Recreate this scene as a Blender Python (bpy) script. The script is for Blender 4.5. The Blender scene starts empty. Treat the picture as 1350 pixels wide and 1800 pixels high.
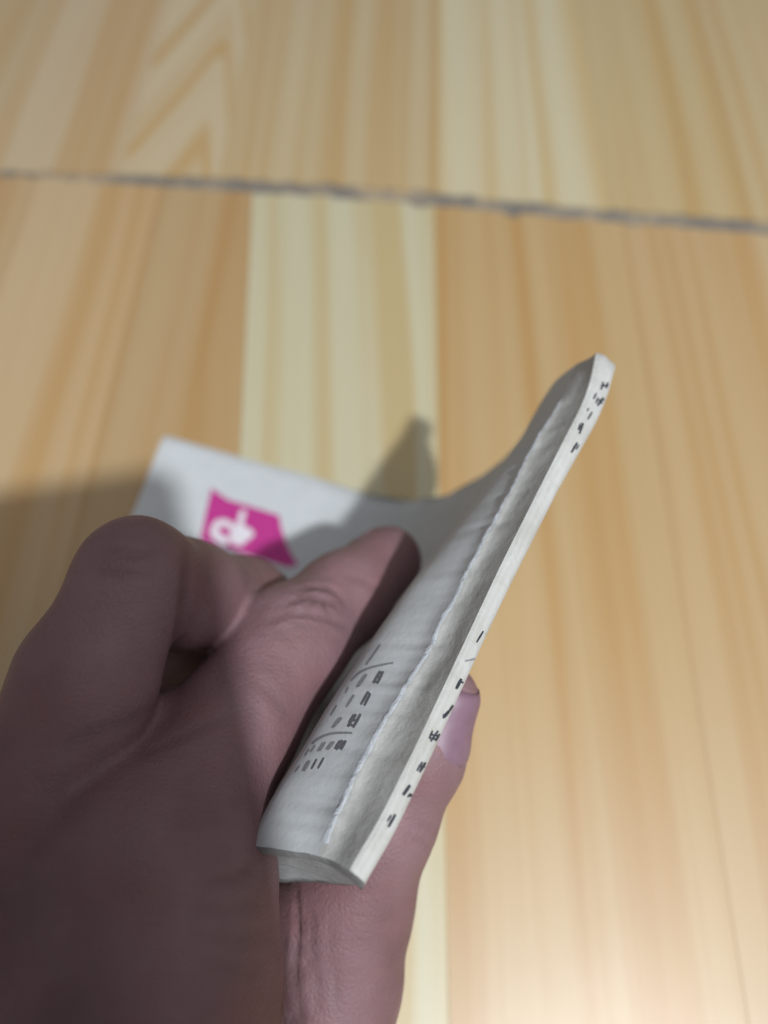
import bpy, bmesh, math, random
import numpy as np
from mathutils import Vector
from mathutils.bvhtree import BVHTree
from mathutils import noise as mnoise
random.seed(4)
SC = bpy.context.scene
COL = SC.collection

# ------------------------------------------------------------------ camera, world, lamp, exposure
FPX, CX, CY = 1310.0, 675.0, 900.0            # focal length and centre in photograph pixels
PITCH = math.radians(63); HCAM = 0.25
cd = bpy.data.cameras.new('camera'); cam = bpy.data.objects.new('camera', cd); COL.objects.link(cam)
cam.location = (0, 0, HCAM); cam.rotation_euler = (math.pi/2 - PITCH, 0, 0)
cd.sensor_fit = 'VERTICAL'; cd.sensor_height = 24.0; cd.lens = 24.0*FPX/1800.0
cd.clip_start = 0.004; cd.clip_end = 50
cd.dof.use_dof = True; cd.dof.focus_distance = 0.134; cd.dof.aperture_fstop = 4.6
SC.camera = cam

w = bpy.data.worlds.new('World'); SC.world = w; w.use_nodes = True
bg = w.node_tree.nodes['Background']
bg.inputs[0].default_value = (0.90, 0.92, 0.97, 1); bg.inputs[1].default_value = 0.185

ld = bpy.data.lights.new('desk_lamp_light', 'POINT'); ld.energy = 66; ld.shadow_soft_size = 0.024
ld.color = (0.90, 0.955, 1.0)
lamp = bpy.data.objects.new('desk_lamp_light', ld); COL.objects.link(lamp)
lamp.location = (0.365, -0.499, 1.23)

la = bpy.data.lights.new('table_sheen_light', 'AREA'); la.shape = 'SQUARE'; la.size = 0.8; la.energy = 5.2; la.color = (.95, .97, 1)  # unseen overhead area lamp, added for the pale sheen on the table
ceil = bpy.data.objects.new('table_sheen_light', la); COL.objects.link(ceil); ceil.location = (.535, -.20, 1.5)
ceil.rotation_euler = (Vector((.08, .0, 0))-ceil.location).to_track_quat('-Z', 'Y').to_euler()

SC.view_settings.view_transform = 'Standard'; SC.view_settings.look = 'None'
SC.view_settings.exposure = 0.12; SC.view_settings.gamma = 1.0

# ------------------------------------------------------------------ helpers
O = np.array([0, 0, HCAM])
RIGHT = np.array([1., 0, 0]); FWD = np.array([0, math.cos(PITCH), -math.sin(PITCH)])
DOWN = np.array([0, -math.sin(PITCH), -math.cos(PITCH)])
def ray(p): return RIGHT*(p[0]-CX)/FPX + DOWN*(p[1]-CY)/FPX + FWD
def un(px, py, z): return O + ray((px, py))*z
def plane(p, H):
    r = ray(p); return O + r*((H-HCAM)/r[2])

def link(name, me, parent=None, mat=None):
    o = bpy.data.objects.new(name, me); COL.objects.link(o)
    if parent is not None: o.parent = parent
    if mat is not None: me.materials.append(mat)
    return o
def mesh(name, verts, faces, parent=None, mat=None, smooth=True):
    me = bpy.data.meshes.new(name)
    me.from_pydata([tuple(v) for v in verts], [], [tuple(int(i) for i in f) for f in faces]); me.update()
    if smooth: me.polygons.foreach_set('use_smooth', [True]*len(me.polygons))
    return link(name, me, parent, mat)
def grid(name, P, parent=None, mat=None, flip=False):
    n, m = len(P), len(P[0])
    V = [P[i][j] for i in range(n) for j in range(m)]
    F = []
    for i in range(n-1):
        for j in range(m-1):
            q = (i*m+j, i*m+j+1, (i+1)*m+j+1, (i+1)*m+j)
            F.append(q[::-1] if flip else q)
    return mesh(name, V, F, parent, mat)
def empty(name, loc, label, cat):
    o = bpy.data.objects.new(name, None); COL.objects.link(o); o.location = loc
    o.empty_display_size = 0.02; o['label'] = label; o['category'] = cat
    return o
def catmull(pts, ts):
    """pts (n,d) at integer params; evaluate at ts"""
    pts = np.asarray(pts, float); n = len(pts); out = []
    for t in ts:
        i = min(max(int(math.floor(t)), 0), n-2); u = t-i
        p1, p2 = pts[i], pts[i+1]
        p0 = pts[i-1] if i > 0 else 2*p1-p2
        p3 = pts[i+2] if i+2 < n else 2*p2-p1
        out.append(0.5*((2*p1)+(-p0+p2)*u+(2*p0-5*p1+4*p2-p3)*u*u+(-p0+3*p1-3*p2+p3)*u**3))
    return np.array(out)

# ------------------------------------------------------------------ materials
class NT:
    def __init__(s, name):
        s.m = bpy.data.materials.new(name); s.m.use_nodes = True
        s.t = s.m.node_tree; s.b = s.t.nodes['Principled BSDF']
    def n(s, typ, **kw):
        nd = s.t.nodes.new(typ)
        for k, v in kw.items(): setattr(nd, k, v)
        return nd
    def l(s, a, b): s.t.links.new(a, b)
    def noise(s, vec, scale, detail=4, rough=.55, dist=0):
        nd = s.n('ShaderNodeTexNoise'); nd.inputs['Scale'].default_value = scale
        nd.inputs['Detail'].default_value = detail; nd.inputs['Roughness'].default_value = rough
        nd.inputs['Distortion'].default_value = dist
        if vec is not None: s.l(vec, nd.inputs['Vector'])
        return nd.outputs['Fac']
    def ramp(s, fac, stops):
        nd = s.n('ShaderNodeValToRGB'); e = nd.color_ramp.elements
        while len(e) < len(stops): e.new(.5)
        for x, (p, c) in zip(e, stops): x.position = p; x.color = (*c, 1)
        s.l(fac, nd.inputs[0]); return nd.outputs[0]
    def mix(s, fac, a, b, mode='MIX'):
        nd = s.n('ShaderNodeMix', data_type='RGBA', blend_type=mode)
        for i, v in ((0, fac), (6, a), (7, b)):
            if hasattr(v, 'is_linked'): s.l(v, nd.inputs[i])
            else: nd.inputs[i].default_value = v if i == 0 else (*v, 1)
        return nd.outputs[2]
    def math(s, op, a, b=0.0, c=None):
        nd = s.n('ShaderNodeMath', operation=op)
        for i, v in enumerate((a, b) if c is None else (a, b, c)):
            if hasattr(v, 'is_linked'): s.l(v, nd.inputs[i])
            else: nd.inputs[i].default_value = v
        return nd.outputs[0]
    def bump(s, h, strength, dist, prev=None):
        nd = s.n('ShaderNodeBump'); nd.inputs['Strength'].default_value = strength
        nd.inputs['Distance'].default_value = dist; s.l(h, nd.inputs['Height'])
        if prev is not None: s.l(prev, nd.inputs['Normal'])
        return nd.outputs[0]
    def coord(s, which='Object'):
        return s.n('ShaderNodeTexCoord').outputs[which]
    def mapping(s, vec, scale=(1, 1, 1), loc=(0, 0, 0)):
        nd = s.n('ShaderNodeMapping'); nd.inputs['Scale'].default_value = scale
        nd.inputs['Location'].default_value = loc; s.l(vec, nd.inputs['Vector']); return nd.outputs[0]

def wood_material(name, cathedral=False):
    k = NT(name); uv = k.coord('UV')                      # UV is in metres: u across, v along the stave
    oi = k.n('ShaderNodeObjectInfo')
    rnd = k.math('MULTIPLY', oi.outputs['Random'], 37.0)
    add = k.n('ShaderNodeCombineXYZ'); k.l(rnd, add.inputs[0]); k.l(rnd, add.inputs[2])
    va = k.n('ShaderNodeVectorMath', operation='ADD'); k.l(uv, va.inputs[0]); k.l(add.outputs[0], va.inputs[1])
    vec = va.outputs[0]
    # slow sideways wander of the grain
    wob = k.noise(k.mapping(vec, (14, 2.2, 1)), 1, 2)
    sep = k.n('ShaderNodeSeparateXYZ'); k.l(vec, sep.inputs[0])
    u2 = k.math('MULTIPLY_ADD', wob, 0.016, sep.outputs[0])
    if cathedral:
        s0 = k.n('ShaderNodeSeparateXYZ'); k.l(uv, s0.inputs[0])
        du = k.math('SUBTRACT', s0.outputs[0], 0.037)
        du = k.math('MULTIPLY', du, k.math('MULTIPLY_ADD', k.math('GREATER_THAN', du, 0.0), 1.8, 1.0))
        hyp = k.math('SQRT', k.math('ADD', k.math('MULTIPLY', du, du), 0.00003))
        arch = k.math('MULTIPLY_ADD', s0.outputs[1], 0.42, hyp)
        u2 = k.math('MULTIPLY_ADD', wob, 0.026, arch)
    cmb = k.n('ShaderNodeCombineXYZ'); k.l(u2, cmb.inputs[0]); k.l(sep.outputs[1], cmb.inputs[1]); k.l(rnd, cmb.inputs[2])
    g = cmb.outputs[0]
    band = k.noise(k.mapping(g, (75 if not cathedral else 85, .8 if not cathedral else .2, 1)), 1, 2.0, .45)
    fine = k.noise(k.mapping(g, (420, 4, 1)), 1, 3, .6)
    hair = k.noise(k.mapping(g, (1600, 16, 1)), 1, 2, .6)
    blot = k.noise(k.mapping(vec, (16, 7, 1)), 1, 3, .5)
    base = oi.outputs['Color']
    f1 = k.n('ShaderNodeMapRange'); f1.interpolation_type = 'SMOOTHSTEP'
    f1.inputs[1].default_value = .40; f1.inputs[2].default_value = .66; k.l(band, f1.inputs[0])
    dark = k.mix(1.0, base, (.94, .83, .67) if not cathedral else (.92, .75, .50), 'MULTIPLY')
    pale = k.mix(1.0, base, (1.03, 1.07, 1.17), 'MULTIPLY')
    c = k.mix(f1.outputs[0], pale, dark)
    c = k.mix(k.math('MULTIPLY', fine, .40), c, k.mix(1.0, c, (.74, .62, .48), 'MULTIPLY'))
    c = k.mix(k.math('MULTIPLY', hair, .30), c, k.mix(1.0, c, (.80, .72, .62), 'MULTIPLY'))
    c = k.mix(k.math('MULTIPLY', blot, .5), c, k.mix(1.0, c, (1.02, .93, .90), 'MULTIPLY'))
    # odd small knots / specks
    vo = k.n('ShaderNodeTexVoronoi', feature='F1'); vo.inputs['Scale'].default_value = 1
    k.l(k.mapping(vec, (22, 14, 1)), vo.inputs['Vector'])
    spot = k.n('ShaderNodeMapRange'); spot.inputs[1].default_value = .02; spot.inputs[2].default_value = .065
    spot.inputs[3].default_value = .55; spot.inputs[4].default_value = 0; k.l(vo.outputs['Distance'], spot.inputs[0])
    rv = k.n('ShaderNodeSeparateColor'); k.l(vo.outputs['Color'], rv.inputs[0])
    gate = k.math('GREATER_THAN', rv.outputs[0], .78)
    c = k.mix(k.math('MULTIPLY', spot.outputs[0], gate), c, (.30, .19, .08))
    k.l(c, k.b.inputs['Base Color'])
    smear = k.noise(k.coord('Object'), 26, 4, .6)
    r = k.n('ShaderNodeMapRange'); r.inputs[1].default_value = .3; r.inputs[2].default_value = .7
    r.inputs[3].default_value = .37; r.inputs[4].default_value = .46; k.l(smear, r.inputs[0])
    k.l(r.outputs[0], k.b.inputs['Roughness'])
    k.b.inputs['Specular IOR Level'].default_value = .6
    k.b.inputs['Coat Weight'].default_value = 1.0; k.b.inputs['Coat Roughness'].default_value = .37
    k.l(k.bump(fine, .12, .0004, k.bump(hair, .08, .0002)), k.b.inputs['Normal'])
    return k.m
WOOD = wood_material('varnished_pine'); WOODC = wood_material('varnished_pine_arched_grain', True)

def gap(x): return .0026+.0023*min(1, max(0, (x+.17)/.07))
def filler_material():
    k = NT('grey_joint_filler'); v = k.coord()
    n1 = k.noise(v, 52, 5, .6); n2 = k.noise(v, 480, 3, .6)
    c = k.ramp(n1, [(.34, (.125, .113, .10)), (.5, (.20, .170, .135)), (.63, (.42, .32, .20))])
    c = k.mix(k.math('MULTIPLY', n2, .5), c, (.30, .27, .24))
    k.l(c, k.b.inputs['Base Color']); k.b.inputs['Roughness'].default_value = .85
    k.l(k.bump(n2, .6, .0006), k.b.inputs['Normal']); return k.m
FILL = filler_material()
def core_material():
    k = NT('raw_board_core'); n = k.noise(k.coord(), 60)
    k.l(k.ramp(n, [(.3, (.30, .21, .12)), (.7, (.42, .30, .17))]), k.b.inputs['Base Color'])
    k.b.inputs['Roughness'].default_value = .8; return k.m
CORE = core_material()

def paper_material(name, c0, c1, fibre=.5, rough=.62, wrink=.5):
    k = NT(name); v = k.coord()
    n1 = k.noise(v, 110, 5, .6); n2 = k.noise(v, 900, 3, .65); n3 = k.noise(v, 3200, 2, .6)
    n4 = k.noise(v, 260, 4, .55, 1.2)
    c = k.ramp(n1, [(.32, c0), (.66, c1)])
    c = k.mix(k.math('MULTIPLY', n2, .28), c, tuple(x*.80 for x in c0))
    k.l(c, k.b.inputs['Base Color']); k.b.inputs['Roughness'].default_value = rough
    k.b.inputs['Specular IOR Level'].default_value = .28
    b = k.bump(n4, wrink, .0010); b = k.bump(n2, fibre, .00022, b); b = k.bump(n3, fibre*.6, .00008, b)
    k.l(b, k.b.inputs['Normal']); return k.m
PAPER = paper_material('white_wrapper_paper', (.56, .575, .58), (.61, .625, .63), .3, .65, .07)
PAPERW = paper_material('worn_spine_paper', (.47, .465, .435), (.54, .535, .51), .6, .8, .10)
PAPERE = paper_material('layered_edge_paper', (.46, .45, .415), (.56, .555, .53), .6, .7, .35)
PAPERC = paper_material('crease_paper', (.56, .58, .61), (.63, .655, .69), .6, .6, .6)

PAPERG = paper_material('shaded_flap_paper', (.24, .24, .235), (.33, .335, .335), .4, .6, .4)  # white paper darkened: shade at the near end put into the flap's colour
def ink(name, c, rough=.5):
    k = NT(name); n = k.noise(k.coord(), 2200, 3, .6)
    k.l(k.ramp(n, [(.3, c), (.75, tuple(min(1, x*1.5+.02) for x in c))]), k.b.inputs['Base Color'])
    k.b.inputs['Roughness'].default_value = rough; return k.m
INK = ink('black_ink', (.018, .020, .028)); INKG = ink('thin_grey_ink', (.20, .20, .21)); INKF = ink('worn_black_ink', (.10, .10, .11))
PINK = ink('magenta_print', (.40, .022, .19), .45)
PAPERP = paper_material('unprinted_paper', (.72, .66, .70), (.78, .73, .77), .2, .55, .1)

def skin_material():
    k = NT('skin'); v = k.coord()
    n1 = k.noise(v, 42, 4, .55); n2 = k.noise(v, 230, 4, .6); n3 = k.noise(v, 1500, 3, .6)
    c = k.ramp(n1, [(.28, (.160, .092, .098)), (.5, (.222, .135, .146)), (.74, (.265, .172, .188))])
    c = k.mix(k.math('MULTIPLY', n2, .45), c, (.215, .098, .100))
    n5 = k.n('ShaderNodeMapRange'); n5.inputs[1].default_value = .48; n5.inputs[2].default_value = .70; n5.inputs[4].default_value = .25; k.l(k.noise(k.mapping(v, (1, 1, 1), (3, 1, 7)), 70, 3, .5), n5.inputs[0])
    c = k.mix(n5.outputs[0], c, (.30, .125, .125))
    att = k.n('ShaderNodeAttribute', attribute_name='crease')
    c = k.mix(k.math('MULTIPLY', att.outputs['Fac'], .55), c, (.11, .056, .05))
    k.l(c, k.b.inputs['Base Color'])
    k.b.inputs['Roughness'].default_value = .56
    k.b.inputs['Specular IOR Level'].default_value = .34
    k.b.inputs['Subsurface Weight'].default_value = .14
    k.b.inputs['Subsurface Radius'].default_value = (.0030, .0011, .0006)
    k.b.inputs['Subsurface Scale'].default_value = 1.0
    vo = k.n('ShaderNodeTexVoronoi', feature='DISTANCE_TO_EDGE'); vo.inputs['Scale'].default_value = 900
    k.l(v, vo.inputs['Vector'])
    lines = k.noise(k.mapping(v, (180, 900, 420)), 1, 3, .6)
    b = k.bump(vo.outputs['Distance'], .5, .0003); b = k.bump(n3, .45, .00025, b); b = k.bump(n2, .35, .0006, b)
    b = k.bump(lines, .35, .00035, b)
    k.l(b, k.b.inputs['Normal']); return k.m
SKIN = skin_material()
def nail_material():
    k = NT('fingernail'); n = k.noise(k.mapping(k.coord(), (300, 300, 300)), 1)
    k.l(k.ramp(n, [(.3, (.20, .115, .155)), (.7, (.235, .14, .185))]), k.b.inputs['Base Color'])
    k.b.inputs['Roughness'].default_value = .48; k.b.inputs['Subsurface Weight'].default_value = .1
    k.b.inputs['Subsurface Radius'].default_value = (.002, .001, .0008)
    return k.m
NAIL = nail_material()

# ------------------------------------------------------------------ table: substrate, staves one by one, joint filler
def W2(p): q = plane(p, 0.0); return np.array([q[0], q[1]])
me = bpy.data.meshes.new('table_top')
bm = bmesh.new()
bmesh.ops.create_cube(bm, size=1)
for v in bm.verts: v.co = Vector((v.co.x*1.5, v.co.y*1.35+.32, v.co.z*.018-.0125))
bmesh.ops.bevel(bm, geom=bm.edges[:], offset=.001, segments=2, affect='EDGES')
bm.to_mesh(me); bm.free()
table = link('table_top', me, None, CORE); table['kind'] = 'structure'; table['label'] = 'varnished pine table top of glued staves with a grey joint across it'
# joint line in photograph pixels -> table points
SEAM = [(-420, 283), (0, 304), (220, 314), (435, 326), (600, 336), (760, 349), (1000, 373), (1340, 399), (1800, 438)]
SW = [plane(p, 0) for p in SEAM]
def seam_y(x):
    for a, b in zip(SW[:-1], SW[1:]):
        if x <= b[0] or b is SW[-1]:
            return a[1] + (b[1]-a[1])*(x-a[0])/(b[0]-a[0])
GDIR = np.array([math.sin(math.radians(1.9)), math.cos(math.radians(1.9))])
def bline(px, py, px2=None, py2=None):
    a = W2((px, py))
    if px2 is None: return a, GDIR
    b = W2((px2, py2)); d = b-a; d /= np.linalg.norm(d)
    return a, d*(1 if d[1] > 0 else -1)
front_b = [bline(-520, 350), bline(-230, 350), bline(58, 345), bline(276, 345), bline(444, 345, 419, 860), bline(764, 350, 784, 1500),
           bline(1096, 400), bline(1262, 400), bline(1470, 400), bline(1720, 430)]
front_c = [(0.522, 0.363, 0.180), (0.544, 0.379, 0.191), (0.577, 0.418, 0.221), (0.501, 0.347, 0.165), (0.588, 0.542, 0.345), (0.528, 0.363, 0.162), (0.534, 0.368, 0.173), (0.555, 0.396, 0.201), (0.544, 0.379, 0.189)]
back_b = [bline(-700, 250), bline(-330, 250), bline(-20, 250), bline(228, 250), bline(395, 260), bline(768, 250), bline(1056, 250),
          bline(1296, 300), bline(1560, 300), bline(1900, 300)]
back_c = [(0.548, 0.424, 0.237), (0.548, 0.419, 0.231), (0.570, 0.441, 0.259), (0.594, 0.477, 0.280), (0.560, 0.441, 0.242), (0.629, 0.553, 0.344), (0.548, 0.419, 0.204),
          (0.548, 0.419, 0.214), (0.548, 0.419, 0.214)]
GAP = 0.0055
def stave(b0, b1, col, back, mat, idx):
    rr = random.Random(idx*7+back)
    def on(b, y): a, d = b; return a[0] + d[0]*(y-a[1])/d[1]
    n = 26; inset = .00003
    rows = []
    def seam_edge(b, sx):
        x = on(b, .31)
        for _ in range(4):
            y = seam_y(x) + (gap(x) if back else -gap(x)); x = on(b, y)
        return x, y
    # seam side outline between the two boundary lines, chipped
    xa, ya = seam_edge(b0, 1); xb, yb = seam_edge(b1, -1)
    xa += inset; xb -= inset
    edge = []
    m = 34
    for i in range(m+1):
        x = xa + (xb-xa)*i/m
        j = mnoise.noise(Vector((x*160, 3.1+back*9, 0)))*.0020 + max(0, mnoise.noise(Vector((x*90, 8+back*5, 2)))-.15)*.0050
        y = seam_y(x) + (gap(x) + j - .0004 if back else -gap(x) - j + .0004)
        edge.append((x, y))
    yfar = .98 if back else -.34
    fa, fb = (on(b0, yfar)+inset, yfar), (on(b1, yfar)-inset, yfar)
    poly = edge + [fb, fa]
    top = [(x, y, 0.0) for x, y in poly]; dz = rr.uniform(-.00006, .00006)
    bmm = bmesh.new()
    tv = [bmm.verts.new((x, y, dz)) for x, y in poly]; bv = [bmm.verts.new((x, y, -.0034)) for x, y in poly]
    N = len(poly)
    bmm.faces.new(tv)
    bmm.faces.new(bv[::-1])
    for i in range(N): bmm.faces.new((tv[i], bv[i], bv[(i+1) % N], tv[(i+1) % N]))
    bmesh.ops.recalc_face_normals(bmm, faces=bmm.faces)
    te = [e for e in bmm.edges if abs(e.verts[0].co.z-dz) < 1e-7 and abs(e.verts[1].co.z-dz) < 1e-7 and abs(e.verts[0].co.x-e.verts[1].co.x) < abs(e.verts[0].co.y-e.verts[1].co.y)]
    bmesh.ops.bevel(bmm, geom=te, offset=.00008, segments=1, affect='EDGES')
    uvl = bmm.loops.layers.uv.new('UVMap')
    bx0 = on(b0, .3)
    for f in bmm.faces:
        for lp in f.loops:
            y = lp.vert.co.y; l0 = on(b0, y); l1 = on(b1, y); wid = on(b1, .3)-on(b0, .3)
            lp[uvl].uv = ((lp.vert.co.x-l0)/(l1-l0)*wid, y-.3)
    mm = bpy.data.meshes.new('stave'); bmm.to_mesh(mm); bmm.free()
    o = link('stave', mm, table, mat); o.color = (*col, 1)
    return o
for i in range(len(front_b)-1): stave(front_b[i], front_b[i+1], front_c[i], 0, WOOD, i)
for i in range(len(back_b)-1): stave(back_b[i], back_b[i+1], back_c[i], 1, WOODC if i == 3 else WOOD, i+40)
# filler lying in the joint, a little below the staves, rough on top
V, F = [], []
xs = np.linspace(-.40, .40, 500)
for i, x in enumerate(xs):
    for j in range(5):
        y = seam_y(x) + (j/4-.5)*2*.0070
        z = -.0011 + mnoise.noise(Vector((x*240, y*300, 1)))*.0006 - .0004*math.cos((j/4-.5)*math.pi)
        V.append((x, y, z))
    if i:
        for j in range(4): a = (i-1)*5+j; F.append((a, a+5, a+6, a+1))
fl = mesh('joint_filler', V, F, table, FILL); fl['kind'] = 'stuff'

# ------------------------------------------------------------------ paper packet
ZA = .160
A = un(1050, 618, ZA); B = plane((612, 1528), A[2]); D = B-A; LEN = np.linalg.norm(D); N = D/LEN
LEFT = np.cross(N, [0, 0, 1.]); HT = A[2]
def interp(s, xs, ys): return float(np.interp(s, xs, ys))
def smooth_interp(xs, ys):
    t = np.linspace(0, 1.12, 400); y = np.interp(t, xs, ys)
    ker = np.hanning(41); ker /= ker.sum(); y = np.convolve(np.pad(y, 20, mode='edge'), ker, 'valid')
    return lambda s: float(np.interp(s, t, y))
e_bow = smooth_interp([0, .06, .12, .3, .5, .8, .93, 1.0], [.3, -1.2, -1.9, -1.4, -1.0, -1.2, -1.0, -.1])
HR, HC = 6.6, 18.5                             # drop of the crease and of the bulge below the edge, mm
def fit(px, dh):
    q = [(plane(p, HT-dh*1e-3)-A) for p in px]
    return [float(v @ N/LEN) for v in q], [float(v @ LEFT*1e3) for v in q]
def shift_of(px, dh):
    return fit(px, dh)
rx, ry = fit([(988, 703), (940, 780), (890, 880), (850, 950), (800, 1050), (750, 1150), (700, 1230), (660, 1300), (620, 1380), (575, 1470), (560, 1505)], HR)
cx, cy = fit([(770, 965), (720, 1030), (650, 1130), (560, 1270), (500, 1370), (437, 1487)], HC)
RS, CS = rx[-1]-1, cx[-1]-1
e_rid = smooth_interp([0, .06]+[x/(1+RS*x) for x in rx], [3.4, 2.9]+ry)
e_con = smooth_interp([0, .12]+[x/(1+CS*x) for x in cx][0:], [7.4, 7.8]+cy)
BASE = [(8.9, -33), (10.6, -43), (12.3, -52), (16.6, -65.5), (25.8, -87), (37.2, -103.5), (57.5, -118.6)]
SO = [(0, 0)]*0
def panel_se(p):
    q = plane(p, .0012); return ((q-A) @ N/LEN, (q-A) @ LEFT*1e3)
P1 = panel_se((505, 834)); P2 = panel_se((287, 772)); P2E = panel_se((140, 1130))
NT_SEG = 12
def profile(s):
    """control points (e mm, dH mm, s offset) of the front sheet at parameter s; first point is the strip's inner edge"""
    b = e_con(s)-7.4
    wr = mnoise.noise(Vector((s*16, .3, 7)))*.35; wr2 = mnoise.noise(Vector((s*9, 4.3, 2)))*.5
    pk = .34*mnoise.noise(Vector((s*34, 6.3, 3)))+.22*mnoise.noise(Vector((s*85, 1.3, 8)))
    pts = [(e_bow(s), 0, 0), (e_rid(s)+wr+pk*.5, -HR*(1+.15*max(0, 1-s/.1))+pk, RS*s), (e_con(s)+wr2*.4, -HC, CS*s)]
    g = [.80, .30, .12, 0, 0, 0, 0]
    for (e, h), k in zip(BASE, g): pts.append((e+b*k, h, .06*s*k))
    f = (1-s)
    ee = P2[1]*f+P2E[1]*s; es = P2[0]*f+(P2E[0]-1)*s
    pts.append((P1[1]*f+(57.5+.45*(ee-57.5))*s, -(HT-.0012)*1e3, P1[0]*f+.4*es*s)); pts.append((.45*P1[1]+.55*ee, -(HT-.0010)*1e3, .5*P1[0]*f+.5*es))
    pts.append((ee, -(HT-.0013)*1e3, es))
    return np.array(pts)
NCTL = 13
def P3(s, e, dh, so): return A + N*LEN*(s+so) + LEFT*e*1e-3 + np.array([0, 0, dh*1e-3])
packet = empty('paper_packet', tuple(plane((640, 900), 0)), 'bent white paper packet with magenta emblem and black print, pinched in the hand', 'packet')
PO = np.array(packet.location)
def loc(P): return np.asarray(P)-PO
SS = list(np.linspace(-.03, .03, 12)) + list(np.linspace(.04, 1.0, 150))
def tipdrop(s):       # the near corner of the edge is rounded off
    return -4.2*max(0, (.03-s)/.06)**2.2 - 1.0*max(0, (s-.965)/.035)**2
def crease_amp(s): return (.55+.35*mnoise.noise(Vector((s*22, 1, 6)))+.2*mnoise.noise(Vector((s*64, 3, 6))))*min(1, max(0, (s-.07)/.08))*min(1, max(0, (1.0-s)/.05))
ts_spine = np.concatenate([np.linspace(0, .7, 9), np.linspace(.75, 1, 9)]); ts_front = np.concatenate([np.linspace(1, 1.3, 10), np.linspace(1.36, 6, 44), np.linspace(6.15, NCTL-1, 40)])
spine, front, allP = [], [], []
for s in SS:
    pr = profile(s); td = tipdrop(s)
    sp = catmull(pr, ts_spine); fr = catmull(pr, ts_front)
    rs, rf = [], []; ca = crease_amp(s)
    for t, (e, h, so) in zip(ts_spine, sp):
        rough = mnoise.noise(Vector((s*60, t*2.4, 5)))*.08*math.sin(math.pi*t) + mnoise.noise(Vector((s*26, t*2, 1)))*.30*math.sin(math.pi*t)
        sag = -.55*math.sin(math.pi*t)
        gz = math.exp(-((1-t)*4.6/.62)**2)*ca; dip = -.25*ca*math.exp(-(((1-t)*4.6-1.9)/.9)**2)
        rs.append(loc(P3(s, e+gz*.4, h+rough+sag+td*(1-.5*t)+gz*.8+dip, so)))
    for t, (e, h, so) in zip(ts_front, fr):
        env = math.sin(math.pi*min(1, (t-1)/5)) if t < 6 else 0
        rough = mnoise.noise(Vector((s*11, t*1.6, 9)))*.35*env + mnoise.noise(Vector((s*42, t*3, 3)))*.08*env
        bend = 0
        if t > 9: bend = .5*mnoise.noise(Vector((s*3, t*.8, 11)))+.4
        gz = math.exp(-((t-1)*16/2.6)**2)*ca if t < 2 else 0; dip = 0
        puck = .16*mnoise.noise(Vector((s*62, 3.3, t*1.5)))*math.exp(-((t-1)/.25)**2)
        rf.append(loc(P3(s, e+rough*min(1, (t-1)*5)+gz*.4, h+bend+td*.5+gz*.8+dip+puck*min(1, (t-1)*8), so)))
    spine.append(rs); front.append(rf)
o_sp = grid('spine_band', spine, packet, PAPERW, True)
o_fr = grid('front_panel', front, packet, PAPER, True)
# edge strip: thin paper layers folded over, printed; then the back panel
strip, back = [], []
NL = 22
for s in SS:
    wd = interp(s, [0, .1, .3, .6, 1], [5.0, 4.3, 3.3, 2.9, 3.0]); td = tipdrop(s)
    b = e_bow(s); row = []
    for i in range(NL+1):
        u = i/NL
        e = b - wd*math.sin(u*math.pi*.5)*1.0 if u < 1 else b-wd
        h = -1.9*(1-math.cos(u*math.pi*.5)) - .9*u
        # layer edges: fine steps running along the strip
        stp = .30*math.sin(u*9.5+mnoise.noise(Vector((s*8, 2, 2)))*1.6)*math.exp(-((u-.28)/.22)**2)
        stp += mnoise.noise(Vector((s*36, u*4, 21)))*.10
        row.append(loc(P3(s, e, h+stp+td, .006*u*s)))
    strip.append(row)
    pr = profile(s)
    row = []
    for q in range(14):
        u = q/13
        if q == 0: e, h, so = b-wd, -2.8, .006*s
        else:
            base = catmull([(b-wd, -2.8), (b-wd+1.2, -8), (3.5, -25), (6.6, -43), (9.6, -54), (14.2, -68), (23.5, -89.5), (35, -106), (56.5, -120.2)], [u*8])[0]
            e, h, so = base[0], base[1], 0
        row.append(loc(P3(s, e, min(h+td, 1e3), so)))
    back.append(row)
o_st = grid('printed_edge', strip, packet, PAPERE)
o_bk = grid('back_panel', back, packet, PAPER)
# the rubbed crease itself, whiter than the paper beside it
cre = []
for s, rs, rf in zip(SS, spine, front):
    if not .09 < s < .985: continue
    wv = .5+.5*mnoise.noise(Vector((s*30, 5, 5)))
    a, b = rs[-1]*1.0, rs[-6]; c = rf[3]
    up = (LEFT*.35+np.array([0, 0, .94]))*.00007
    k1 = min(1, max(.12, .35+.6*wv)); k2 = min(1, max(.2, .5+.5*wv))
    cre.append([a+(b-a)*k1-up*.6, a+(b-a)*k1*.5+up, a+up*1.2, a+(c-a)*k2*.6+up, a+(c-a)*k2-up*.6])
grid('crease', cre, packet, PAPERC, True)
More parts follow.
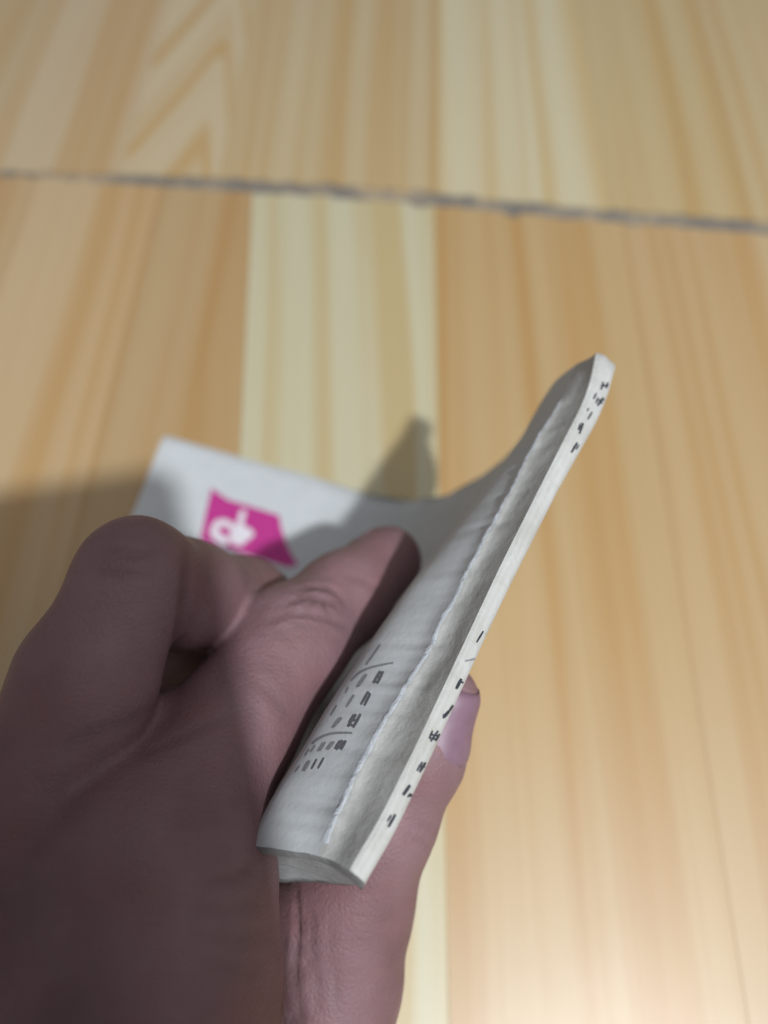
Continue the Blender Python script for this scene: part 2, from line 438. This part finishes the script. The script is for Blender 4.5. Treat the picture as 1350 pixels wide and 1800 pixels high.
# closed near end: folded flap, slightly hollow
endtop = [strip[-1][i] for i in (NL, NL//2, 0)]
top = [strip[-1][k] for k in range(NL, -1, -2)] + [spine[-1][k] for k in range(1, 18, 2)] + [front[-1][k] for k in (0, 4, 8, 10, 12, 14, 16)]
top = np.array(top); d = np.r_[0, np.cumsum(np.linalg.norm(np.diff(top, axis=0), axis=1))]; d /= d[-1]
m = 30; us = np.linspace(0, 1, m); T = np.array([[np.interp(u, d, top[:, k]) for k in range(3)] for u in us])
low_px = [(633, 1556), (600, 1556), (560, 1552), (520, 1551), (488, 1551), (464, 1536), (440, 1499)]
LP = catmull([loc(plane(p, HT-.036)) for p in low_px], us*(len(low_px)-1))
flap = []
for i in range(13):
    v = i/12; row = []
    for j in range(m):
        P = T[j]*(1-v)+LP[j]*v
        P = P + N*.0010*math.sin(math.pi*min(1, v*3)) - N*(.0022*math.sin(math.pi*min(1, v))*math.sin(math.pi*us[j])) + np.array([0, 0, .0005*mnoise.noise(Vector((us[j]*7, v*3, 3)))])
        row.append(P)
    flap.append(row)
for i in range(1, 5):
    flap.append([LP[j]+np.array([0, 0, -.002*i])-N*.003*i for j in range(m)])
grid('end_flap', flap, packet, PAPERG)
# layers closing the far end
closing = []
for k in range(14):
    fi = int(round(k/13*(len(ts_front)-14)))
    f = front[0][fi]; bq = back[0][k]
    closing.append([f, f*.5+bq*.5, bq])
grid('layer_edge', closing, packet, PAPERE)

# ---- print: strokes laid on the paper by casting onto its surfaces
def bvh_of(objs):
    V, F = [], []
    for o in objs:
        n = len(V); V += [tuple(np.array(v.co)+PO) for v in o.data.vertices]; F += [tuple(i+n for i in p.vertices) for p in o.data.polygons]
    return BVHTree.FromPolygons([Vector(v) for v in V], F)
T_strip = bvh_of([o_st]); T_face = bvh_of([o_fr, o_sp]); T_front = bvh_of([o_fr])
def cast(tree, p, off=.00006):
    r = Vector(ray(p)).normalized(); hit, n, i, dd = tree.ray_cast(Vector(O), r)
    if hit is None: return None
    if n.dot(r) > 0: n = -n
    return np.array(hit + n*off)-PO
def strokes(name, tree, lst, mat, off=.00006, k_w=1.15):
    """each stroke: (x0,y0,x1,y1,width) in photograph pixels"""
    V, F = [], []
    for st in lst:
        *pts, wd = st; pts = np.array(pts, float).reshape(-1, 2)
        n = max(3, int(6*(len(pts)-1))); c = catmull(pts, np.linspace(0, len(pts)-1, n))
        rows = []
        for i in range(n):
            t = c[min(i+1, n-1)]-c[max(i-1, 0)]; t /= np.linalg.norm(t)+1e-9; nn = np.array([-t[1], t[0]])
            ww = wd*k_w*(.75+.25*math.sin(math.pi*i/(n-1)))*.5
            q = [cast(tree, c[i]+nn*k*ww, off) for k in (-1, 0, 1)]
            if any(x is None for x in q): rows.append(None)
            else: rows.append(len(V)); V += q
        for a, b in zip(rows[:-1], rows[1:]):
            if a is None or b is None: continue
            F += [(a, a+1, b+1, b), (a+1, a+2, b+2, b+1)]
    o = mesh(name, V, F, packet, mat)
    if name.startswith('printed'): o['kind'] = 'stuff'
    return o
def zs(ox, oy, k, lst):
    return [tuple([ox+v/k if i % 2 == 0 else oy+v/k for i, v in enumerate(st[:-1])]+[st[-1]/k]) for st in lst]
S1 = zs(700, 1000, 4.5, [(778, 368, 728, 430, 26), (672, 498, 624, 578, 13), (712, 520, 662, 612, 22), (500, 872, 462, 945, 22), (545, 872, 512, 925, 14),
     (486, 892, 532, 905, 14), (428, 1084, 398, 1130, 16), (400, 1125, 360, 1172, 22), (362, 1146, 358, 1180, 12), (312, 1284, 258, 1362, 16), (272, 1284, 248, 1340, 14),
     (322, 1306, 292, 1358, 16), (262, 1312, 318, 1322, 14), (252, 1338, 305, 1346, 14), (212, 1534, 168, 1604, 18), (190, 1530, 150, 1596, 15), (160, 1560, 208, 1566, 14),
     (92, 1716, 42, 1788, 24), (112, 1776, 88, 1800, 14)])
S1 += zs(400, 1050, 2.4545, [(722, 938, 694, 988, 11), (706, 940, 690, 966, 7), (788, 846, 776, 862, 7)])
S1 += zs(960, 600, 8.18, [(826, 588, 792, 690, 26), (884, 596, 858, 672, 26), (812, 640, 890, 634, 26), (724, 756, 688, 832, 22), (816, 812, 738, 920, 30), (748, 812, 716, 884, 22),
     (730, 846, 830, 846, 22), (742, 886, 806, 882, 20), (612, 966, 590, 1006, 18), (656, 1016, 600, 1112, 24), (526, 1190, 478, 1320, 28), (496, 1186, 464, 1270, 24), (508, 1180, 534, 1196, 22),
     (446, 1462, 368, 1592, 30), (468, 1486, 430, 1552, 18)])
GROUPS = [[0], [1, 2], [3, 4, 5], [6, 7, 8], [9, 10, 11, 12, 13], [14, 15, 16], [17, 18], [19, 20], [21], [22, 23, 24], [25, 26, 27, 28, 29], [30, 31], [32, 33, 34], [35, 36]]
for gr in GROUPS:                                       # characters at their full size on the edge
    cx_ = np.mean([np.mean(S1[i][0:-1:2]) for i in gr if i < len(S1)]); cy_ = np.mean([np.mean(S1[i][1:-1:2]) for i in gr if i < len(S1)])
    for i in gr:
        if i < len(S1): S1[i] = tuple((cx_+(v-cx_)*1.12 if q % 2 == 0 else cy_+(v-cy_)*1.12) for q, v in enumerate(S1[i][:-1]))+(S1[i][-1],)
strokes('printed_text', T_strip, S1, INK, k_w=1.2)
strokes('printed_rule', T_strip, zs(700, 1000, 4.5, [(528, 728, 590, 716, 652, 690, 14)]), INKG)
S2 = zs(480, 1100, 5.625, [(1092, 452, 1030, 575, 22), (1062, 448, 990, 570, 22), (1040, 470, 1090, 462, 18), (1012, 512, 1066, 508, 18), (992, 556, 1040, 556, 18),
     (944, 650, 868, 782, 20), (962, 676, 902, 792, 22), (925, 660, 966, 676, 16), (822, 876, 738, 1000, 26), (868, 874, 792, 1010, 24), (800, 880, 750, 960, 20), (780, 940, 850, 930, 18), (745, 985, 812, 985, 18),
     (722, 1136, 668, 1228, 26), (690, 1132, 622, 1228, 26), (664, 1136, 610, 1220, 20), (650, 1165, 716, 1160, 18), (628, 1205, 690, 1205, 18),
     (504, 1306, 444, 1414, 18), (434, 1318, 380, 1418, 17)])
strokes('printed_text', T_face, S2, INKF, k_w=1.25)
S3 = zs(480, 1100, 5.625, [(1062, 186, 920, 388, 18), (928, 480, 842, 602, 24), (905, 490, 826, 610, 18), (744, 606, 716, 668, 12), (802, 684, 724, 806, 22), (632, 786, 570, 890, 12), (680, 908, 590, 1006, 28), (655, 912, 580, 1012, 16),
     (606, 1146, 540, 1226, 24), (584, 1146, 524, 1226, 18), (520, 1150, 460, 1240, 20), (494, 1156, 440, 1246, 14), (420, 1180, 370, 1250, 16), (360, 1220, 316, 1286, 10), (364, 1334, 304, 1440, 26), (340, 1344, 292, 1440, 16), (268, 1384, 214, 1450, 12)])
strokes('printed_text', T_face, S3, INKG, k_w=1.2)
strokes('printed_rule', T_face, zs(480, 1100, 5.625, [(770, 545, 850, 470, 950, 420, 1080, 388, 1192, 366, 18), (384, 1172, 460, 1112, 560, 1072, 680, 1060, 784, 1062, 20)]), INKG)

# ---- magenta emblem on the flat panel
def patch(name, poly_px, mat, off, res=3.2):
    """fill a pixel polygon with a fine triangulation cast on the front panel"""
    bmq = bmesh.new(); vs = [bmq.verts.new((x, y, 0)) for x, y in poly_px]; f = bmq.faces.new(vs)
    bmesh.ops.triangulate(bmq, faces=bmq.faces[:])
    for _ in range(4):
        es = [e for e in bmq.edges if e.calc_length() > res*4]
        if not es: break
        bmesh.ops.subdivide_edges(bmq, edges=es, cuts=1); bmesh.ops.triangulate(bmq, faces=bmq.faces[:])
    bmq.verts.ensure_lookup_table(); bmq.verts.index_update()
    V = [cast(T_front, (v.co.x, v.co.y), off) for v in bmq.verts]
    F = [[v.index for v in fc.verts] for fc in bmq.faces if all(V[v.index] is not None for v in fc.verts)]
    V = [v if v is not None else np.zeros(3) for v in V]; bmq.free()
    return mesh(name, V, F, packet, mat)
emb = patch('emblem', [(372, 858), (400, 878), (440, 890), (491, 906), (494, 925), (502, 952), (513, 976), (525, 994), (505, 997), (470, 986), (428, 972), (395, 962), (352, 950), (356, 930), (363, 895)], PINK, .00007)
patch('emblem', [(418, 972), (440, 982), (424, 988), (412, 980)], PINK, .00007)
ring = [(398+math.cos(t)*x, 928+math.sin(t)*y) for t in [0] for x, y in [(0, 0)]]
ringst = []
pts = []
for t in np.linspace(-.2, 1.55*math.pi, 9): pts += [394+17*math.cos(t), 934-15*math.sin(t)+2*math.cos(t)]
strokes('emblem_ornament', T_front, [tuple(pts+[11]), (429, 897, 424, 912, 421, 930, 10), (412, 926, 426, 937, 440, 944, 22), (404, 940, 418, 948, 430, 952, 18), (372, 932, 384, 944, 400, 956, 14), (428, 930, 438, 937, 443, 944, 12)], PAPERP, .00012)

# ------------------------------------------------------------------ hand: one continuous skin from a smooth-union distance field
def C(px, py, z, r): return (un(px, py, z), r*1e-3)
chains = {
 'index':  [C(250, 2150, .128, 19), C(272, 1800, .128, 17.5), C(278, 1490, .135, 14.8), C(402, 1290, .154, 13.2), C(506, 1132, .167, 12.7), C(604, 1052, .182, 10.8), C(680, 985, .195, 9.0)],
 'middle': [C(150, 2150, .132, 18), C(60, 1440, .137, 15.0), C(150, 1200, .139, 12.4), C(240, 1012, .143, 10.6), C(325, 1045, .160, 11.2), C(425, 1065, .184, 11.6), C(560, 1130, .208, 9.0)],
 'ring':   [C(60, 2150, .145, 17), C(-60, 1530, .153, 13.5), C(80, 1290, .162, 11), C(240, 1110, .170, 11.5), C(400, 1140, .200, 10.5), C(520, 1200, .222, 8.4)],
 'pinky':  [C(0, 2150, .160, 16), C(-120, 1650, .172, 12.5), C(30, 1400, .182, 9.6), C(150, 1240, .194, 9), C(320, 1230, .216, 8), C(430, 1290, .226, 7)],
 'thumb':  [C(430, 2200, .150, 19), C(560, 1880, .159, 15.6), C(584, 1720, .159, 14.2), C(614, 1590, .159, 13.2), C(672, 1445, .155, 10.6), C(738, 1330, .153, 8.7), C(780, 1226, .152, 7.1)],
}
web = [C(352, 1550, .137, 13.5), C(318, 1680, .137, 16.2), C(290, 1850, .136, 18.5), C(360, 2000, .142, 20)]
fork = [C(266, 1282, .1495, 7), C(250, 1340, .146, 9)]
base = [C(520, 1630, .162, 10.5), C(500, 1760, .161, 12), C(480, 1950, .16, 15)]
back = [C(170, 1500, .136, 16), C(170, 1800, .134, 19), C(190, 2100, .134, 20)]
back2 = [C(20, 1560, .148, 16), C(40, 1850, .145, 18), C(80, 2100, .145, 19)]
wrist = [(un(220, 2100, .135), .024), (np.array([-.075, -.095, .098]), .026), (np.array([-.10, -.155, .075]), .027)]
def sd_cone(P, a, ra, b, rb):
    ba = b-a; L2 = ba @ ba
    t = np.clip(((P-a) @ ba)/L2, 0, 1)
    return np.linalg.norm(P-(a+t[:, None]*ba), axis=1)-(ra+(rb-ra)*t)
def smin(a, b, k):
    h = np.clip(.5+.5*(b-a)/k, 0, 1); return b*(1-h)+a*h-k*h*(1-h)
def chain_sd(P, ch, k):
    d = None
    for (a, ra), (b, rb) in zip(ch[:-1], ch[1:]):
        q = sd_cone(P, a, ra, b, rb); d = q if d is None else smin(d, q, k)
    return d
BUMPS = [(un(300, 1455, .117), .0055, .010), (un(560, 1075, .139), .0035, .006), (un(250, 985, .135), .004, .007)]
def field(P):
    di = chain_sd(P, chains['index'], .004); dm = chain_sd(P, chains['middle'], .004)
    dr = chain_sd(P, chains['ring'], .004); dp = chain_sd(P, chains['pinky'], .004)
    dt = chain_sd(P, chains['thumb'], .004); dw = chain_sd(P, web, .008)
    dt = smin(dt, chain_sd(P, base, .004), .006)
    # fingers stay separate beyond the knuckles, the metacarpals flow into one palm
    di = smin(di, dw, .010); di = smin(di, chain_sd(P, back, .006), .010); dm = smin(dm, chain_sd(P, back2, .006), .010)
    d = smin(di, dm, .0014); d = smin(d, chain_sd(P, fork, .004), .004); d = smin(d, dr, .0022); d = smin(d, dp, .0022)
    d = smin(d, chain_sd(P, wrist, .02), .018)
    d = smin(d, dt, .0018)
    return d
pts_all = np.array([c[0] for ch in list(chains.values())+[web, wrist] for c in ch])
lo = pts_all.min(0)-.034; hi = pts_all.max(0)+.034
H_ = .00125
dims = np.ceil((hi-lo)/H_).astype(int)+1
gx = [lo[i]+H_*np.arange(dims[i]) for i in range(3)]
# coarse pass finds the shell, fine pass evaluates only there
cs = 6
cd_ = [np.arange(0, dims[i]+cs, cs) for i in range(3)]
cg = np.stack(np.meshgrid(*[lo[i]+H_*cd_[i] for i in range(3)], indexing='ij'), -1).reshape(-1, 3)
cv = field(cg).reshape([len(c) for c in cd_])
near = np.abs(cv) < H_*cs*1.5+.004
V = np.repeat(np.repeat(np.repeat(cv, cs, 0), cs, 1), cs, 2)
# block (i) covers nodes i*cs .. i*cs+cs-1 ; mark block if any of its corners is near
nb = near.copy()
for ax in range(3):
    sh = np.roll(nb, -1, ax); nb = nb | sh
mask = np.repeat(np.repeat(np.repeat(nb, cs, 0), cs, 1), cs, 2)[:dims[0], :dims[1], :dims[2]]
V = V[:dims[0], :dims[1], :dims[2]].astype(np.float64)
ii = np.argwhere(mask)
for k in range(0, len(ii), 400000):
    q = ii[k:k+400000]; V[q[:, 0], q[:, 1], q[:, 2]] = field(lo+q*H_)
def surface_nets(V, lo, h):
    S = V < 0
    nx, ny, nz = V.shape
    cnt = np.zeros((nx-1, ny-1, nz-1), int); acc = np.zeros((nx-1, ny-1, nz-1, 3)); num = np.zeros((nx-1, ny-1, nz-1))
    corners = [(i, j, k) for i in (0, 1) for j in (0, 1) for k in (0, 1)]
    sub = lambda M, c: M[c[0]:nx-1+c[0], c[1]:ny-1+c[1], c[2]:nz-1+c[2]]
    for c in corners: cnt += sub(S, c)
    act = (cnt > 0) & (cnt < 8); idx = np.argwhere(act)
    vid = -np.ones(act.shape, int); vid[act] = np.arange(len(idx))
    acc = np.zeros((len(idx), 3)); num = np.zeros(len(idx))
    for c in corners:
        for ax in range(3):
            if c[ax] == 1: continue
            c2 = list(c); c2[ax] = 1
            v0 = V[idx[:, 0]+c[0], idx[:, 1]+c[1], idx[:, 2]+c[2]]; v1 = V[idx[:, 0]+c2[0], idx[:, 1]+c2[1], idx[:, 2]+c2[2]]
            x = (v0 < 0) != (v1 < 0); t = np.where(x, v0/(v0-v1+1e-20), 0)
            p = np.tile(np.array(c, float), (len(idx), 1)); p[:, ax] += t
            acc[x] += p[x]; num[x] += 1
    verts = lo+(idx+acc/num[:, None])*h
    faces = []
    for ax in range(3):
        a1, a2 = [(1, 2), (2, 0), (0, 1)][ax]
        sl0 = [slice(None)]*3; sl1 = [slice(None)]*3; sl0[ax] = slice(0, -1); sl1[ax] = slice(1, None)
        d = S[tuple(sl0)].astype(int)-S[tuple(sl1)].astype(int)
        e = np.argwhere(d != 0)
        ok = (e[:, a1] > 0) & (e[:, a2] > 0) & (e[:, a1] < V.shape[a1]-1) & (e[:, a2] < V.shape[a2]-1); e = e[ok]
        sg = d[e[:, 0], e[:, 1], e[:, 2]]
        q = []
        for o1, o2 in ((0, 0), (-1, 0), (-1, -1), (0, -1)):
            f = e.copy(); f[:, a1] += o1; f[:, a2] += o2; q.append(vid[f[:, 0], f[:, 1], f[:, 2]])
        q = np.stack(q, 1); q[sg < 0] = q[sg < 0][:, ::-1]; faces.append(q)
    return verts, np.concatenate(faces)
hv, hf = surface_nets(V, lo, H_)
def grad(P, e=.0004):
    g = np.stack([field(P+d)-field(P-d) for d in np.eye(3)*e], 1); return g/(np.linalg.norm(g, axis=1)[:, None]+1e-12)
for _ in range(2):
    G = grad(hv); hv = hv-G*np.clip(field(hv), -.0006, .0006)[:, None]
G = grad(hv)
# creases: lines drawn on the skin, pressed in
def march(p, zmin=.09):
    r = ray(p); t = zmin
    for _ in range(90):
        d = field((O+r*t)[None])[0]
        if d < 2e-5: break
        t += d*.9/np.linalg.norm(r)
        if t > .26: return None
    return O+r*t
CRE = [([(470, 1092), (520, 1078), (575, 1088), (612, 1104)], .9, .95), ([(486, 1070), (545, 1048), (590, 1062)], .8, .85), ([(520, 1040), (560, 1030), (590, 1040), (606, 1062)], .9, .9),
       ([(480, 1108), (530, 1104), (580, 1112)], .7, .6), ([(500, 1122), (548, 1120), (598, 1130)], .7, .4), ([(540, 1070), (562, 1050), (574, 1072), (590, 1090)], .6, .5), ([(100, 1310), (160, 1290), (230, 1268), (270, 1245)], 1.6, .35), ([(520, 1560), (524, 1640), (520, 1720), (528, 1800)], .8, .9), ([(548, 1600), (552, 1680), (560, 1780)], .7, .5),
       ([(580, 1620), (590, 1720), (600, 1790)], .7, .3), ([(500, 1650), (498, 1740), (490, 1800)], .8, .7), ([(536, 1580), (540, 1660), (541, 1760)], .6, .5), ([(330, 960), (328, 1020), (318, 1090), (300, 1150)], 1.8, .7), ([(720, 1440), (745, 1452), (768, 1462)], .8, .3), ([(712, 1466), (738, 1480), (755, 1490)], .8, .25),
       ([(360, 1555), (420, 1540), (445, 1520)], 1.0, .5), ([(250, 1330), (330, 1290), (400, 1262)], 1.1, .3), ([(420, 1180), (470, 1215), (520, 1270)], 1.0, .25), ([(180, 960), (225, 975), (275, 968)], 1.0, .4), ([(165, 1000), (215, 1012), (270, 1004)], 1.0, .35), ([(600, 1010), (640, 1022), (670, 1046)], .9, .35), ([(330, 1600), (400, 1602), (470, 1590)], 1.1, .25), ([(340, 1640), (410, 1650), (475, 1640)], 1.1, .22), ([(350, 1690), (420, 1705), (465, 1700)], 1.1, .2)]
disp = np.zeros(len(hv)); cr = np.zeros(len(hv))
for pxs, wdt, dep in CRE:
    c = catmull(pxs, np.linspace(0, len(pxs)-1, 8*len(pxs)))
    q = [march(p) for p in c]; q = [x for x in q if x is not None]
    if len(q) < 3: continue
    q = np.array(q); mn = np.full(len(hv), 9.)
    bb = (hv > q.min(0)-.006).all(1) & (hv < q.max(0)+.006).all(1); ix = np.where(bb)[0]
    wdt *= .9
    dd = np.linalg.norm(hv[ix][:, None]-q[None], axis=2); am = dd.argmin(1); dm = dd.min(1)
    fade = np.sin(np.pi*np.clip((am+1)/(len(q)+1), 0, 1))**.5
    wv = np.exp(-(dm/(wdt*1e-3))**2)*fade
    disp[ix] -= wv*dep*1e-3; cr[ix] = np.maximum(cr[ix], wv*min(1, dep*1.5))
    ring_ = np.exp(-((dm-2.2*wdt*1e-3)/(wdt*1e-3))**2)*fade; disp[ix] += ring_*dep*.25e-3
lf = np.array([mnoise.noise(Vector(p)*95) for p in hv])*.00035
hv2 = hv+G*(disp+lf)[:, None]
HO = un(250, 1500, .13)
hand = mesh('hand', hv2-HO, hf, None, SKIN)
hand.location = tuple(HO)
hand['label'] = 'left hand with bare skin pinching the upright white paper packet between thumb and curled fingers'; hand['category'] = 'hand'
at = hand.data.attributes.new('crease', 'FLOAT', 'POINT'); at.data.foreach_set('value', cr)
# fingernails
def nail(ch, side, length, half, offn, start=.2):
    (a, ra), (b, rb) = ch[-2], ch[-1]
    ax = (b-a)/np.linalg.norm(b-a); nrm = np.array(side, float); nrm -= ax*(nrm @ ax); nrm /= np.linalg.norm(nrm); bi = np.cross(ax, nrm)
    P = []
    tip = b+ax*rb*.55; n, m = 13, 11
    for i in range(n):
        v = i/(n-1); row = []
        base = tip-ax*length*(1-v)
        for j in range(m):
            u = j/(m-1)*2-1
            w_ = half*(math.sqrt(max(.06, 1-(max(0, .42-v)/.42)**2)))*(1-.16*max(0, (v-.7)/.3)**2)
            ang = u*w_; dirn = nrm*math.cos(ang)+bi*math.sin(ang)
            bq = base - ax*.0018*(u*u)*(1 if v < .5 else -.2)
            t = .018
            for _ in range(40):
                d = field((bq+dirn*t)[None])[0]
                if d < 1e-5: break
                t -= d*.9
                if t < .002: break
            if v > .6: t = max(t, rb*.80)
            row.append(bq+dirn*(t+.00030-.00055*abs(u)**3-.0004*max(0, 1-v/.25)**2)-HO)
        P.append(row)
    o = grid('fingernail', P, hand, NAIL)
    so = o.modifiers.new('thickness', 'SOLIDIFY'); so.thickness = .00025; so.offset = 0
    return o
nail(chains['thumb'], RIGHT*1.0 + DOWN*.15 - FWD*.65, .0140, 1.15, 0)
nail(chains['index'], -RIGHT*.62 - DOWN*.62 + FWD*.45, .0120, .8, 0)
nail(chains['middle'], FWD*1.0 - DOWN*.5 - RIGHT*.2, .0120, .8, 0)
nail(chains['ring'], FWD*1.0 - DOWN*.4 - RIGHT*.2, .0115, .8, 0)
nail(chains['pinky'], FWD*1.0 - DOWN*.4 - RIGHT*.2, .0095, .8, 0)

# ------------------------------------------------------------------ the phone that takes the picture; its shade falls on the hand and the table
phone = empty('phone', tuple(O-FWD*.006), 'dark phone held above the table to take the picture', 'phone')
def slab(name, x0, x1, y0, y1, z0, z1, rad, mat):
    """rounded slab in the phone's own axes: x right, y along the phone's long side, z behind the lens"""
    bmq = bmesh.new(); ring = []
    for cx_, cy_, a0 in ((x1-rad, y1-rad, 0), (x0+rad, y1-rad, 90), (x0+rad, y0+rad, 180), (x1-rad, y0+rad, 270)):
        for i in range(7): a = math.radians(a0+15*i); ring.append((cx_+rad*math.cos(a), cy_+rad*math.sin(a)))
    def W(x, y, z):
        x, y = x*math.cos(TILT)-y*math.sin(TILT), y*math.cos(TILT)+x*math.sin(TILT)
        return Vector(RIGHT*x-DOWN*y-FWD*z+FWD*.006)
    a = [bmq.verts.new(W(x, y, z0)) for x, y in ring]; b = [bmq.verts.new(W(x, y, z1)) for x, y in ring]
    bmq.faces.new(a); bmq.faces.new(b[::-1])
    for i in range(len(a)): j = (i+1) % len(a); bmq.faces.new((a[i], b[i], b[j], a[j]))
    bmesh.ops.recalc_face_normals(bmq, faces=bmq.faces)
    bmesh.ops.bevel(bmq, geom=[e for e in bmq.edges if len(e.link_faces) == 2 and max(len(f.verts) for f in e.link_faces) > 8], offset=.0012, segments=2, affect='EDGES')
    m_ = bpy.data.meshes.new(name); bmq.to_mesh(m_); bmq.free(); return link(name, m_, phone, mat)
k = NT('dark_phone_shell'); k.l(k.ramp(k.noise(k.coord(), 300), [(.3, (.03, .032, .036)), (.7, (.045, .047, .052))]), k.b.inputs['Base Color']); k.b.inputs['Roughness'].default_value = .4
PHM = k.m
TILT = math.radians(9)
slab('body', -.067, .015, -.150, .012, .0030, .0110, .008, PHM)
slab('camera_module', -.024, .0130, -.026, .0115, .0012, .0032, .006, PHM)
